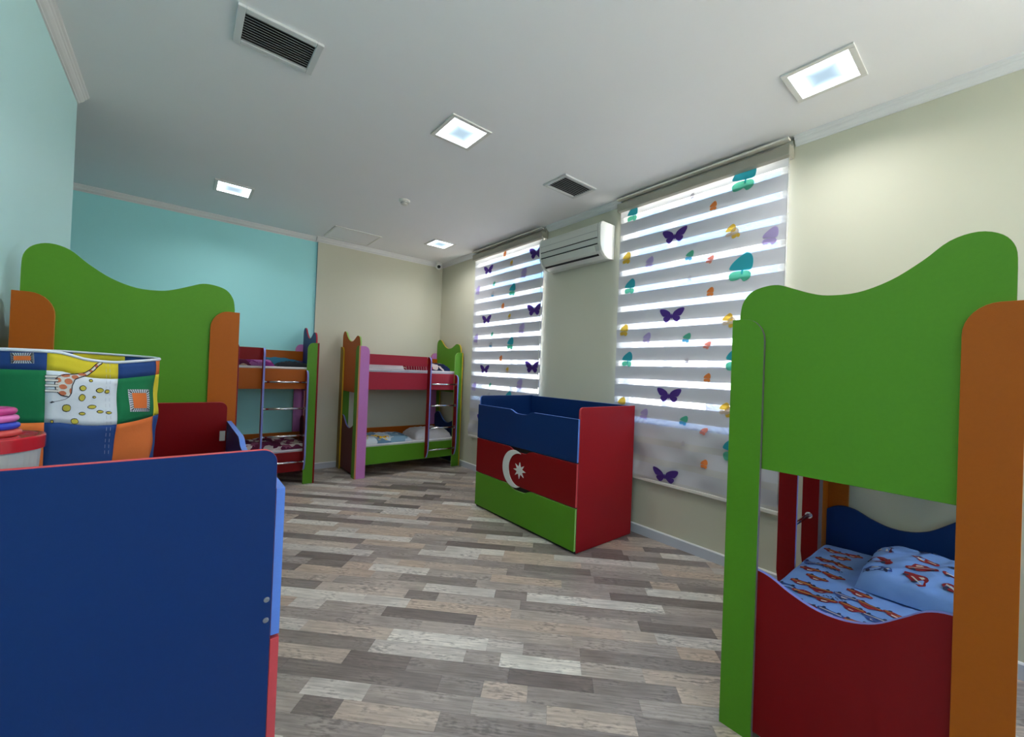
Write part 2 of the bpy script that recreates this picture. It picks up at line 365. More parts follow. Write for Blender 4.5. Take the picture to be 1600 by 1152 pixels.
boxes('frame', [(px0, px0+.015, py0, py1, HC-.008, HC), (px1-.015, px1, py0, py1, HC-.008, HC), (px0+.015, px1-.015, py0, py0+.015, HC-.008, HC), (px0+.015, px1-.015, py1-.015, py1, HC-.008, HC)], WHITE, t)
box('panel', (px0+.019, px1-.019, py0+.019, py1-.019, HC-.006, HC), CEIL, t)
t = thing('smoke_detector', (1.624, 3.743, HC), 'small round white smoke detector on the ceiling', 'smoke detector')
v, f = lathevf([(.052, 0), (.052, -.012), (.040, -.016), (.034, -.018)], (1.624, 3.743, HC)); newobj('base', v, f, WHITE, t, smooth=True)
v, f = lathevf([(.030, -.016), (.036, -.026), (.034, -.040), (.020, -.048), (.006, -.050)], (1.624, 3.743, HC)); newobj('head', v, f, WHITE, t, smooth=True)
v, f = lathevf([(.0365, -.029), (.0365, -.034)], (1.624, 3.743, HC), close=False); newobj('vent_slot', v, f, DARK, t)
t = thing('dome_camera', (2.985, 5.53, HC), 'small white dome camera with black lens in the ceiling corner', 'camera')
v, f = lathevf([(.045, 0), (.045, -.03), (.038, -.034)], (2.990, 5.53, HC), 24); newobj('base', v, f, WHITE, t, smooth=True)
bm = bmesh.new(); bmesh.ops.create_uvsphere(bm, u_segments=24, v_segments=14, radius=.045, matrix=Matrix.Translation((2.990, 5.53, HC-.065)))
V = [tuple(x.co) for x in bm.verts]; F = [tuple(x.index for x in q.verts) for q in bm.faces]; bm.free(); newobj('housing', V, F, WHITE, t, smooth=True)
dn = (Vector((0, 0, 1.35))-Vector((2.990, 5.53, HC-.065))).normalized()
dn = (dn+Vector((.05, 0, -.02))).normalized(); c0 = Vector((2.990, 5.53, HC-.065))
tube('lens', c0+dn*.030, c0+dn*.047, .024, mat('black_lens', (.01, .01, .012), .1), t, 20)
# ------------------------------------------------------------------ blinds
def fabric(name, rgb, trans, sheer, wave=False):
    m = bpy.data.materials.new(name); n, b = nodes(m); N = n.nodes.new; K = n.links.new
    d = N('ShaderNodeBsdfDiffuse'); d.inputs[0].default_value = (*rgb, 1)
    tl = N('ShaderNodeBsdfTranslucent'); tl.inputs[0].default_value = (*rgb, 1)
    tc = N('ShaderNodeTexCoord'); nz = N('ShaderNodeTexNoise'); nz.inputs['Scale'].default_value = 7; nz.inputs['Detail'].default_value = 4; K(tc.outputs['Object'], nz.inputs[0])
    r = N('ShaderNodeMapRange'); r.inputs[3].default_value = trans*.75; r.inputs[4].default_value = trans*1.25; K(nz.outputs[0], r.inputs[0])
    mx = N('ShaderNodeMixShader'); K(r.outputs[0], mx.inputs[0]); K(d.outputs[0], mx.inputs[1]); K(tl.outputs[0], mx.inputs[2])
    out = mx
    if sheer:
        tp = N('ShaderNodeBsdfTransparent'); m2 = N('ShaderNodeMixShader'); m2.inputs[0].default_value = sheer
        if wave:
            wv = N('ShaderNodeTexWave'); wv.wave_type = 'RINGS'; wv.inputs['Scale'].default_value = 9; wv.inputs['Distortion'].default_value = 9; wv.inputs['Detail'].default_value = 1.5; wv.inputs['Detail Scale'].default_value = .8
            K(tc.outputs['Object'], wv.inputs[0]); wr = N('ShaderNodeMapRange'); K(wv.outputs[1], wr.inputs[0]); wr.inputs[3].default_value = sheer-.07; wr.inputs[4].default_value = sheer+.07; K(wr.outputs[0], m2.inputs[0])
        K(mx.outputs[0], m2.inputs[1]); K(tp.outputs[0], m2.inputs[2]); out = m2
    K(out.outputs[0], n.nodes['Material Output'].inputs[0]); return m
OPQ = fabric('woven_blind_fabric', (.56, .56, .60), .08, 0)
OPQT = fabric('top_blind_fabric', (.66, .66, .68), .18, 0)
SHRL = fabric('lower_sheer_fabric', (.62, .61, .60), .12, .12)
SHR = fabric('sheer_blind_fabric', (.74, .75, .80), .12, .50, True)
PRN = {k: fabric('print_'+k, c, .35, 0) for k, c in dict(purple=(.10, .05, .28), teal=(.05, .42, .50), green=(.12, .50, .34), orange=(.85, .28, .08), yellow=(.78, .52, .08), lilac=(.48, .40, .68), red=(.85, .30, .22), blue=(.12, .40, .62), sand=(.62, .50, .38), grey=(.50, .48, .52)).items()}
HEADR = mat('blind_cassette', (.36, .34, .28), .5)
def butterfly(s, tilt=0, half=False):
    """outline polygons of the two wings and body, in (y,z), width s"""
    up = spline([(.02, .02), (.10, .20), (.30, .34), (.50, .36), (.52, .24), (.44, .06), (.36, -.03), (.20, -.02), (.02, -.02)], 3)
    lo = spline([(.02, -.02), (.20, -.02), (.34, -.06), (.36, -.18), (.26, -.32), (.16, -.30), (.08, -.20), (.02, -.10)], 3)
    bd = [(-.02, .10), (.02, .10), (.022, -.16), (-.022, -.16)]
    if half:
        up = spline([(0, -.04), (-.26, -.03), (-.27, .08), (-.20, .22), (-.06, .38), (.02, .43), (.12, .36), (.18, .18), (.17, -.02), (0, -.04)], 3)
        lo = spline([(0, -.06), (-.18, -.08), (-.26, -.18), (-.20, -.32), (-.06, -.30), (.0, -.26), (.08, -.34), (.18, -.26), (.19, -.14), (.12, -.06), (0, -.06)], 3)
        tilt *= .3
    res = []
    for P in (up, lo):
        res.append([(-a, b) for a, b in P])
        if not half: res.append(P)
    res.append(bd)
    c, sn = math.cos(tilt), math.sin(tilt)
    return [[((a*c-b*sn)*s, (a*sn+b*c)*s) for a, b in P] for P in res]
def blind(k, y0, y1, zb, zwr, label, prints, grp):
    X1, X2 = 3.062, 3.080; ZT = 2.835; per = .1613
    t = thing('roller_blind', (X2, (y0+y1)/2, zb), label, 'blind', grp)
    # cassette with brackets and pale strip painted for daylight glowing in the gap
    box('cassette', (X1-.045, W-.002, y0-.015, y1+.015, ZT, ZT+.072), HEADR, t, bevel=.006)
    box('gap_light_strip', (X1-.060, X1-.012, y0-.01, y1+.01, ZT+.098, ZT+.112), mat('pale_gap_light', (.80, .76, .68), .3), t, bevel=.003)
    box('cassette_back', (X1+.02, W-.002, y0-.01, y1+.01, ZT+.072, HC-.02), mat('rail_shade', (.52, .50, .44), .5), t)
    ny = 36
    def wr(y, z, X):
        w = 0
        if z < zwr:
            a = min(1, (zwr-z)/.16)
            w = a*(.008*math.sin(9*(y+z*.9)+2)+.007*math.sin(23*z+5*math.sin(4*y))+.006*math.sin(15*(y-z)))
        w += .0016*math.sin(7*y+11*z)
        return X+w-.002
    def strip(name, za, zc, X, m, sag=0):
        nz = max(1, int((za-zc)/.02)); V, F = [], []
        for j in range(nz+1):
            z = za+(zc-za)*j/nz
            for i in range(ny+1):
                yy = y0+(y1-y0)*i/ny; V.append((wr(yy, z, X), yy, z))
        for j in range(nz):
            for i in range(ny):
                a = j*(ny+1)+i; F.append((a, a+1, a+ny+2, a+ny+1))
        o = newobj(name, V, F, m, t, smooth=True); return o
    z = 2.769+.012; zs = []
    top = ZT+.01
    k_ = 0
    # front layer: opaque from z-.040 down .078, sheer the rest
    strip('fabric_band', top, z, X1, OPQT)
    while z > zb+.02:
        a = z; b = max(z-.050, zb); strip('sheer_band', a, b, X1, SHR if b > .93 else SHRL)
        c = max(z-per, zb)
        if c < b: strip('fabric_band', b, c, X1, OPQ)
        z -= per
    # back layer, shifted, only its opaque parts matter
    z = 2.769+.030
    while z > zb+.1:
        b = z-.068; c = max(z-per, zb); strip('back_band', z, b, X2, SHR)
        strip('back_band', b, c, X2, OPQ); z -= per
    box('bottom_rail', (X1-.012, X1+.014, y0-.005, y1+.005, zb-.022, zb+.002), mat('rail_white', (.70, .68, .62), .35), t, bevel=.004)
    tube('pull_cord', (X1-.02, y0-.006, ZT+.04), (X1-.02, y0-.006, zb+.12), .0022, mat('cord', (.75, .74, .66), .5), t, 6)
    # printed butterflies
    for (yy, zz, s, col, col2, tilt, half) in prints:
        V, F, M = [], [], []
        for n_, P in enumerate(butterfly(s, tilt, half)):
            idx = []
            for a, b in P:
                q = (yy+a, zz+b*.8)
                q = (min(max(q[0], y0+.003), y1-.003), max(q[1], zb+.002)); idx.append(len(V)); V.append((wr(q[0], q[1], X1)-(.0025 if q[1] > .97 else .011), q[0], q[1]))
            F.append(tuple(idx)); M.append(1 if n_ >= (1 if half else 2) and n_ < (2 if half else 4) else 0)
        newobj('butterfly_print', V, F, [PRN[col], PRN[col2]], t, fm=M)
PER = .646
def pr(base, zmin):
    out = []
    for (y, z, s, c1, c2, ti, hf) in base:
        for k in range(5):
            zz = z-PER*k
            if zz > zmin: out.append((y, zz, s, c1, c2, ti, hf))
    return out
b2 = [(1.742, 2.500, .20, 'purple', 'purple', 0, False), (1.215, 2.790, .33, 'teal', 'green', .5, True), (2.14, 2.785, .22, 'teal', 'green', .4, True),
      (1.434, 2.652, .11, 'orange', 'orange', .3, True), (2.185, 2.400, .17, 'yellow', 'yellow', .5, True), (1.04, 2.33, .20, 'lilac', 'lilac', .6, True),
      (1.955, 2.325, .15, 'lilac', 'lilac', .6, True), (1.30, 2.43, .15, 'yellow', 'sand', .4, True), (1.605, 2.31, .13, 'green', 'blue', 1.0, True), (1.445, 2.25, .10, 'red', 'red', 1.5, True),
      (1.27, 2.41, .13, 'sand', 'yellow', -.6, True), (1.60, 2.78, .07, 'grey', 'grey', 0, True)]
blind(1, .952, 2.272, .500, .96, 'butterfly zebra blind on the nearer window, crumpled at its bottom', pr(b2, .55), 'striped butterfly roller blinds')
b1 = [(4.32, 2.66, .19, 'purple', 'purple', 0, False), (3.40, 2.70, .23, 'purple', 'purple', 0, False), (3.98, 2.80, .12, 'orange', 'orange', .3, True), (3.84, 2.66, .11, 'yellow', 'sand', .4, True),
      (3.60, 2.50, .20, 'lilac', 'lilac', .6, True), (4.54, 2.42, .20, 'lilac', 'lilac', .6, True), (4.18, 2.46, .10, 'green', 'green', .8, True), (3.80, 2.33, .24, 'teal', 'green', .5, True),
      (4.20, 2.33, .12, 'grey', 'blue', .4, True)]
blind(2, 3.290, 4.632, .480, .96, 'butterfly zebra blind on the farther window, by the back corner', pr(b1, .6), 'striped butterfly roller blinds')
# ------------------------------------------------------------------ air conditioner
t = thing('air_conditioner', (W, 2.78, 2.43), 'white wall air conditioner between the two butterfly blinds', 'air conditioner')
ACW = mat('ac_white', (.62, .62, .58), .35); ACE = mat('ac_end_cap', (.80, .79, .74), .35)
prof = [(0, 2.755), (.17, 2.755), (.195, 2.742), (.205, 2.715), (.203, 2.60), (.197, 2.545), (.175, 2.492), (.13, 2.455), (.08, 2.437), (0, 2.437)]
def acslab(name, P, a, b, m, bevel=0):
    v, f = slabvf([(-x, z) for x, z in P], (W-.001, a, 0), (1, 0, 0), (0, 0, 1), (0, 1, 0), b-a); return newobj(name, v, f, m, t, bevel=bevel)
acslab('body', prof, 2.402, 3.165, ACW, .003)
cap = [(x*1.015+.002*(x > 0), z+(.003 if z > 2.7 else -.003)) for x, z in prof]
acslab('end_cap', cap, 2.372, 2.402, ACE, .006); acslab('end_cap', cap, 3.165, 3.185, ACE, .006)
FP = mat('ac_panel', (.68, .68, .63), .3)
acslab('front_panel', [(.2035, 2.742), (.211, 2.715), (.2095, 2.612), (.2, 2.612), (.2, 2.74)], 2.412, 3.158, FP, .001)
acslab('air_slot', [(.2042, 2.611), (.2085, 2.611), (.2075, 2.605), (.2040, 2.605)], 2.41, 3.16, DARK)
acslab('air_slot', [(.2020, 2.556), (.2035, 2.556), (.200, 2.548), (.197, 2.548)], 2.41, 3.16, DARK)
acslab('flap', [(.199, 2.545), (.202, 2.540), (.180, 2.491), (.135, 2.455), (.13, 2.460), (.172, 2.495)], 2.45, 3.13, FP, .001)
acslab('air_slot', [(.155, 2.466), (.158, 2.470), (.150, 2.464), (.147, 2.458), (.142, 2.455)], 2.43, 3.14, DARK)
acslab('seam', [(.2112, 2.672), (.2114, 2.6705), (.2105, 2.669), (.2085, 2.67)], 2.412, 3.158, mat('seam_grey', (.3, .3, .3), .5))
# ------------------------------------------------------------------ bunk beds
HEAD = [(.020, 1.02), (.020, 1.605), (.028, 1.655), (.055, 1.695), (.100, 1.712), (.150, 1.713), (.200, 1.692), (.250, 1.670), (.300, 1.656), (.380, 1.656), (.460, 1.684), (.530, 1.732), (.585, 1.780), (.640, 1.794), (.685, 1.775), (.708, 1.735), (.712, 1.68), (.712, 1.02)]
LOW = [(.018, .03), (.018, .60), (.06, .628), (.11, .636), (.16, .625), (.22, .596), (.30, .572), (.38, .575), (.45, .602), (.51, .650), (.56, .692), (.61, .708), (.66, .698), (.712, .655), (.712, .03)]
def roundtop(w, h, r, side, z0=0):
    """outline of a post 0..w, rounded on the inner top corner"""
    pts = [(0, z0), (w, z0)]
    arc = [(w-r+r*math.cos(a), h-r*1.25+r*1.25*math.sin(a)) for a in [i*math.pi/2/8 for i in range(9)]]
    P = pts+arc+[(0, h)]
    return P
def bunk(label, O, eL, eD, Ln, Wd, c, name='bunk_bed'):
    O = Vector(O); eL = Vector(eL); eD = Vector(eD); eZ = Vector((0, 0, 1))
    t = thing(name, O+eL*Ln/2+eD*Wd/2, label, 'bunk bed', 'colourful wooden bunk beds')
    sc = Wd/.73; T = .018; H = 1.59
    def P(l, d, z): return O+eL*l+eD*d+eZ*z
    for end in ('near', 'far'):
        s = 1 if end == 'near' else -1; l0 = 0 if end == 'near' else Ln
        cc = c[end]
        N = eL*s
        for nm, d0, dd, key in (('end_post', 0, 1, 'pf'), ('end_post', Wd, -1, 'pb')):
            face, edge = cc[key]
            board(nm, roundtop(.115*sc, H, .07, 1), P(l0, d0, 0), eD*dd, eZ, N, T, L[face], L[edge], t)
        face, edge, inner = cc['head']
        board('headboard', [(a*sc, b) for a, b in HEAD[:1]+spline(HEAD[1:-1], 4)+HEAD[-1:]], P(l0+s*T, 0, 0), eD, eZ, N, T, L[face], L[edge], t, back=L[inner])
        face, edge, inner = cc['low']
        board('end_panel', [(a*sc, b) for a, b in LOW[:1]+spline(LOW[1:-1], 4)+LOW[-1:]], P(l0+s*T, 0, 0), eD, eZ, N, T, L[face], L[edge], t, back=L[inner])
        face, edge = cc['front']
        board('side_post', roundtop(.112*sc, H-.002, .06, 1), P(l0+s*(T+.0005), 0, 0), eL*s, eZ, eD, T, L[face], L[edge], t)
        face, edge = cc['rear']
        board('side_post', roundtop(.112*sc, H-.002, .06, 1), P(l0+s*(T+.0005), Wd, 0), eL*s, eZ, -eD, T, L[face], L[edge], t)
    a, b = 2*T+.001, Ln-2*T-.001
    lx1, lx2 = c.get('lx', (.855, 1.262))
    def rail(nm, l0, l1, z0, z1, d, col):
        board(nm, [(l0, z0), (l1, z0), (l1, z1), (l0, z1)], P(0, d, 0), eL, eZ, eD, T, L[col[0]], L[col[1]], t)
    rail('upper_rail', a, b, 1.065, 1.283, T+.001, c['ur']); rail('guard_rail', a, lx1+.005, 1.372, 1.500, T+.001, c['gr'])
    rail('lower_rail', a, b, .150, .365, T+.001, c['lr'])
    rd = Wd-2*T-.001
    rail('rear_rail', a, b, 1.065, 1.283, rd, c['rr']); rail('rear_guard', a, b, 1.385, 1.500, rd, c['rg']); rail('rear_lower_rail', a, b, .395, .500, rd, c['rl'])
    for z in (.19, 1.10):
        board('bed_base', [(a, T*2+.002), (b, T*2+.002), (b, Wd-2*T-.002), (a, Wd-2*T-.002)], P(0, 0, z), eL, eD, eZ, .016, L['ltorange'], L['ltorange'], t)
    # ladder
    for lx, zt in ((lx1, 1.500), (lx2, 1.275)):
        out = [(.018, .23), (.018, zt), (-.02, zt)]+[(-.02-.065*math.sin(q), zt-.065+.065*math.cos(q)) for q in [i*math.pi/2/6 for i in range(1, 7)]]+[(-.085, .33), (-.075, .25), (-.045, .18), (-.012, .165), (0, .19)]
        out = [(min(d, 0), z) for d, z in out if not (d > 0 and z == .23)]
        lb = board('ladder_board', [(0, .19)]+out[0:-1], P(lx, 0, 0), eD, eZ, eL, T, L['red'], L['lilac'], t)
    for z in (.268, .558, .855, 1.143):
        rg = tube('rung', P(lx1+T, -.048, z), P(lx2, -.048, z), .011, CHROME, t, 14)
        v, f = tubevf(P(lx1+T, -.048, z), P(lx1+T+.006, -.048, z), .019, 16); v2, f2 = tubevf(P(lx2-.006, -.048, z), P(lx2, -.048, z), .019, 16)
        V, F, M = join([(v, f, 0), (v2, f2, 0)]); newobj('rung_flange', V, F, CHROME, rg)
    return P, t
G = 'green'
B1P, b1t = bunk('red-railed bunk bed with pink post standing in the back right corner', (1.637, 4.895, 0), (1, 0, 0), (0, 1, 0), 1.455, .72, dict(lx=(.905, 1.325),
    near=dict(pf=('green', 'peach'), pb=('olive', 'yellow'), head=('orange', 'ltgreen', 'orange'), low=('maroon', 'lilac', 'maroon'), front=('pink', 'peach'), rear=('green', 'yellow')),
    far=dict(pf=('green', 'yellow'), pb=('green', 'yellow'), head=('yellow', 'yellow', 'green'), low=('blue', 'ltblue', 'blue'), front=('green', 'ltgreen'), rear=('pink', 'peach')),
    ur=('rose', 'ltred'), gr=('rose', 'ltred'), lr=('green', 'ltgreen'), rr=('orange', 'ltorange'), rg=('orange', 'ltorange'), rl=('orange', 'ltorange')))
B2P, b2t = bunk('orange-railed bunk bed with light green post in front of the teal wall', (-.235, 4.985, 0), (1, 0, 0), (0, 1, 0), 1.455, .655, dict(lx=(.900, 1.322),
    near=dict(pf=('pink', 'peach'), pb=('pink', 'peach'), head=('green', 'ltgreen', 'green'), low=('green', 'ltgreen', 'green'), front=('green', 'ltgreen'), rear=('green', 'ltgreen')),
    far=dict(pf=('red', 'red'), pb=('pink', 'peach'), head=('rose', 'rose', 'blue'), low=('red', 'red', 'maroon'), front=('green', 'ltgreen'), rear=('pink', 'peach')),
    ur=('orange', 'ltorange'), gr=('red', 'ltred'), lr=('red', 'ltred'), rr=('orange', 'ltorange'), rg=('orange', 'ltorange'), rl=('orange', 'ltorange')))
B3P, b3t = bunk('bunk bed against the left wall with green headboard between orange posts', (.220, 2.432, 0), (0, 1, 0), (-1, 0, 0), 1.385, .735, dict(
    near=dict(pf=('orange', 'ltorange'), pb=('orange', 'ltorange'), head=('green', 'ltgreen', 'green'), low=('blue', 'ltblue', 'blue'), front=('orange', 'ltorange'), rear=('orange', 'ltorange')),
    far=dict(pf=('orange', 'ltorange'), pb=('orange', 'ltorange'), head=('green', 'ltgreen', 'green'), low=('blue', 'ltblue', 'blue'), front=('orange', 'ltorange'), rear=('orange', 'ltorange')),
    ur=('green', 'ltgreen'), gr=('red', 'ltred'), lr=('green', 'ltgreen'), rr=('orange', 'ltorange'), rg=('orange', 'ltorange'), rl=('orange', 'ltorange')))
B4P, b4t = bunk('bunk bed nearest on the right, green head, orange post, red foot panel', (1.700, .706, 0), (1, 0, 0), (0, -1, 0), 1.385, .73, dict(
    near=dict(pf=('green', 'grey'), pb=('orange', 'ltorange'), head=('green', 'maroon', 'green'), low=('red', 'lilac', 'red'), front=('green', 'grey'), rear=('orange', 'ltorange')),
    far=dict(pf=('orange', 'ltorange'), pb=('orange', 'ltorange'), head=('green', 'ltgreen', 'green'), low=('blue', 'blue', 'blue'), front=('orange', 'grey'), rear=('orange', 'ltorange')),
    ur=('green', 'ltgreen'), gr=('red', 'ltred'), lr=('red', 'ltred'), rr=('green', 'ltgreen'), rg=('green', 'ltgreen'), rl=('blue', 'blue')))
# ------------------------------------------------------------------ bedding
def cloth_mat(name, build, rough=.9):
    m = bpy.data.materials.new(name); n, b = nodes(m); N = n.nodes.new; K = n.links.new
    tc = N('ShaderNodeTexCoord'); col = build(N, K, tc.outputs['Object'])
    K(col, b.inputs['Base Color']); b.inputs['Roughness'].default_value = rough; b.inputs['Specular IOR Level'].default_value = .15
    nz = N('ShaderNodeTexNoise'); nz.inputs['Scale'].default_value = 25; K(tc.outputs['Object'], nz.inputs[0])
    bp = N('ShaderNodeBump'); bp.inputs['Strength'].default_value = .4; bp.inputs['Distance'].default_value = .006; K(nz.outputs[0], bp.inputs['Height']); K(bp.outputs[0], b.inputs['Normal'])
    return m
def ramp(N, K, src, stops, const=True):
    r = N('ShaderNodeValToRGB'); K(src, r.inputs[0]); r.color_ramp.interpolation = 'CONSTANT' if const else 'LINEAR'
    e = r.color_ramp.elements
    e[0].position, e[0].color = stops[0][0], (*stops[0][1], 1); e[1].position, e[1].color = stops[-1][0], (*stops[-1][1], 1)
    for p, c in stops[1:-1]: q = e.new(p); q.color = (*c, 1)
    return r.outputs[0]
def vor(stops, scale, feature='F1', out='Color', vec=(1, 1, 1)):
    def f(N, K, co):
        mp = N('ShaderNodeMapping'); mp.inputs['Scale'].default_value = vec; K(co, mp.inputs[0])
        dn = N('ShaderNodeTexNoise'); dn.inputs['Scale'].default_value = 9; K(co, dn.inputs[0])
        ad = N('ShaderNodeVectorMath'); ad.operation = 'MULTIPLY_ADD'; K(dn.outputs['Color'], ad.inputs[0]); ad.inputs[1].default_value = (.12, .12, .12); K(mp.outputs[0], ad.inputs[2])
        v = N('ShaderNodeTexVoronoi'); v.inputs['Scale'].default_value = scale; K(ad.outputs[0], v.inputs[0])
        s = N('ShaderNodeSeparateColor'); K(v.outputs['Color'], s.inputs[0]); return ramp(N, K, s.outputs[0], stops)
    return f
def plain(c):
    def f(N, K, co):
        z = N('ShaderNodeTexNoise'); z.inputs['Scale'].default_value = 6; K(co, z.inputs[0])
        return ramp(N, K, z.outputs[0], [(.3, tuple(x*.86 for x in c)), (.7, c)], False)
    return f
def stripes(stops, scale, ax='X', dist=1.5):
    def f(N, K, co):
        v = N('ShaderNodeTexWave'); v.bands_direction = ax; v.inputs['Scale'].default_value = scale; v.inputs['Distortion'].default_value = dist; K(co, v.inputs[0])
        return ramp(N, K, v.outputs[1], stops)
    return f
SHEET = cloth_mat('white_sheet', plain((.78, .78, .82)))
PILL = cloth_mat('white_pillow_cloth', plain((.74, .72, .74)))
QUILT = cloth_mat('quilted_grey_mattress', plain((.50, .54, .62)))
CARF = cloth_mat('pale_blue_cloth', plain((.20, .36, .74)))
BUR = cloth_mat('burgundy_striped_fleece', stripes([(0, (.24, .008, .03)), (.84, (.62, .5, .45)), (.95, (.26, .01, .03))], 9, 'X', .6))
PATCH = cloth_mat('plum_patch_blanket', vor([(0, (.16, .02, .14)), (.22, (.55, .38, .30)), (.45, (.65, .55, .60)), (.62, (.10, .015, .05)), (.8, (.30, .10, .28))], 14))
NAVYB = cloth_mat('navy_blanket', vor([(0, (.01, .015, .05)), (.45, (.35, .02, .03)), (.65, (.60, .48, .45)), (.8, (.012, .02, .07))], 12))
TEALB = cloth_mat('teal_blanket', plain((.03, .14, .22)))
FLOW = cloth_mat('maroon_flower_blanket', vor([(0, (.10, .015, .05)), (.35, (.55, .48, .46)), (.52, (.13, .02, .07)), (.75, (.22, .06, .12)), (.88, (.62, .55, .55))], 17))
BEAR = cloth_mat('blue_white_print_blanket', vor([(0, (.52, .60, .68)), (.35, (.12, .22, .33)), (.55, (.62, .68, .74)), (.78, (.22, .36, .48))], 10))
def puff(name, Pf, l0, l1, d0, d1, z0, h, m, label=None, cat=None, parent=None, grp=None, pinch=.35, wrinkle=.006, nl=30, nd=20, power=3.0, tilt=0, seed=0, top=None):
    """soft closed cushion/blanket body over the rectangle (l0..l1, d0..d1) from z0 up to z0+h"""
    rnd = random.Random(seed); ph = [rnd.uniform(0, 6.28) for _ in range(6)]
    V, F = [], []
    c = Pf((l0+l1)/2, (d0+d1)/2, z0)
    for side in (1, 0):
        for j in range(nd+1):
            for i in range(nl+1):
                a = -1+2*i/nl; b = -1+2*j/nd
                e = max(0, 1-abs(a)**power)*max(0, 1-abs(b)**power); e = e**pinch
                w = wrinkle*(math.sin(6*a+3*b+ph[0])+.7*math.sin(11*b-4*a+ph[1])+.5*math.sin(17*a+9*b*b+ph[2])+.4*math.sin(23*(a-b)+ph[3]))
                hh = (top(a, b) if top else 1)*h
                z = z0+(.004+e*(hh+w)+tilt*b if side else (-.0)*e+tilt*b*0)
                V.append(Pf(l0+(l1-l0)*(a+1)/2, d0+(d1-d0)*(b+1)/2, z))
    n = (nl+1)*(nd+1)
    for s in (0, 1):
        for j in range(nd):
            for i in range(nl):
                q = s*n+j*(nl+1)+i; F.append((q, q+1, q+nl+2, q+nl+1))
    rim = [i for i in range(nl+1)]+[j*(nl+1)+nl for j in range(1, nd+1)]+[nd*(nl+1)+i for i in range(nl-1, -1, -1)]+[j*(nl+1) for j in range(nd-1, 0, -1)]
    for k in range(len(rim)):
        a, b = rim[k], rim[(k+1) % len(rim)]; F.append((a, b, n+b, n+a))
    if parent is None and label:
        t = thing(name, c, label, cat, grp)
        # one mesh thing: make the mesh itself the top-level object
        bpy.data.objects.remove(t)
        o = newobj(name, [Vector(v)-c for v in V], F, m, None, smooth=True); o.location = c; return tag(o, label, cat, grp)
    return newobj(name, V, F, m, parent, smooth=True)
def mattress(Pf, Ln, Wd, z0, h, label, m1=SHEET, m2=QUILT):
    c = Pf(Ln/2, Wd/2, z0)
    t = thing('mattress', c, label, 'mattress')
    a = Pf(.042, .042, z0); b = Pf(Ln-.042, Wd-.042, z0)
    x0, x1 = sorted((a.x, b.x)); y0, y1 = sorted((a.y, b.y))
    box('mattress_core', (x0, x1, y0, y1, z0, z0+h-.018), m2, t, bevel=.012)
    box('fitted_sheet', (x0-.002, x1+.002, y0-.002, y1+.002, z0+h-.022, z0+h), m1, t, bevel=.008)
    return t
mattress(B1P, 1.455, .72, 1.117, .205, 'thin mattress with white sheet on the top bunk in the back right corner')
mattress(B1P, 1.455, .72, .207, .185, 'thin mattress with white sheet on the bottom bunk in the back right corner')
mattress(B2P, 1.455, .655, 1.117, .190, 'thin mattress on the top bunk before the teal wall')
mattress(B2P, 1.455, .655, .207, .185, 'thin mattress on the bottom bunk before the teal wall')
mattress(B4P, 1.385, .73, .207, .165, 'mattress in a pale blue sheet on the bottom bunk nearest on the right', CARF, CARF)
z = 1.323
puff('pillow', B1P, .08, .62, .08, .50, z, .135, PILL, 'flat white pillow on the top bunk with red rails', 'pillow', seed=1)
puff('folded_blanket', B1P, .63, .96, .06, .42, z, .105, BUR, 'burgundy fleece blanket with pale stripes folded on the top bunk', 'blanket', seed=2)
puff('folded_blanket', B1P, .99, 1.30, .07, .40, z, .095, NAVYB, 'navy and red blanket folded at the foot of the top bunk, right of the ladder', 'blanket', seed=3)
z = .393
puff('folded_blanket', B1P, .06, .76, .055, .50, z, .085, BEAR, 'blue and white blanket with yellow print on the bottom bunk behind pink post', 'blanket', seed=4)
puff('pillow', B1P, .82, 1.37, .09, .55, z, .125, PILL, 'plump white pillow on the bottom bunk behind the ladder, back right corner', 'pillow', seed=5)
YELP = cloth_mat('yellow_fleece', vor([(0, (.85, .50, .02)), (.6, (.70, .22, .02)), (.8, (.92, .66, .05))], 16))
z = 1.308
puff('folded_blanket', B2P, .50, 1.03, .06, .40, z, .075, PATCH, 'plum and beige patchwork blanket on the top bunk before the teal wall', 'blanket', seed=6)
puff('folded_blanket', B2P, 1.05, 1.38, .05, .30, z, .050, mat('black_fleece', (.006, .008, .014), .9), 'black blanket folded beside the light green post of the top bunk', 'blanket', seed=7)
puff('folded_blanket', B2P, .80, 1.38, .405, .58, z, .090, TEALB, 'dark teal blanket along the rear guard rail of the top bunk', 'blanket', seed=8)
puff('blanket', B2P, .30, 1.40, .05, .60, .393, .075, FLOW, 'maroon blanket with pale flowers spread on the bottom bunk before teal wall', 'blanket', seed=9, wrinkle=.01)
# yellow printed figures-free blobs on the blue blanket
yb = bpy.data.objects['folded_blanket.002']
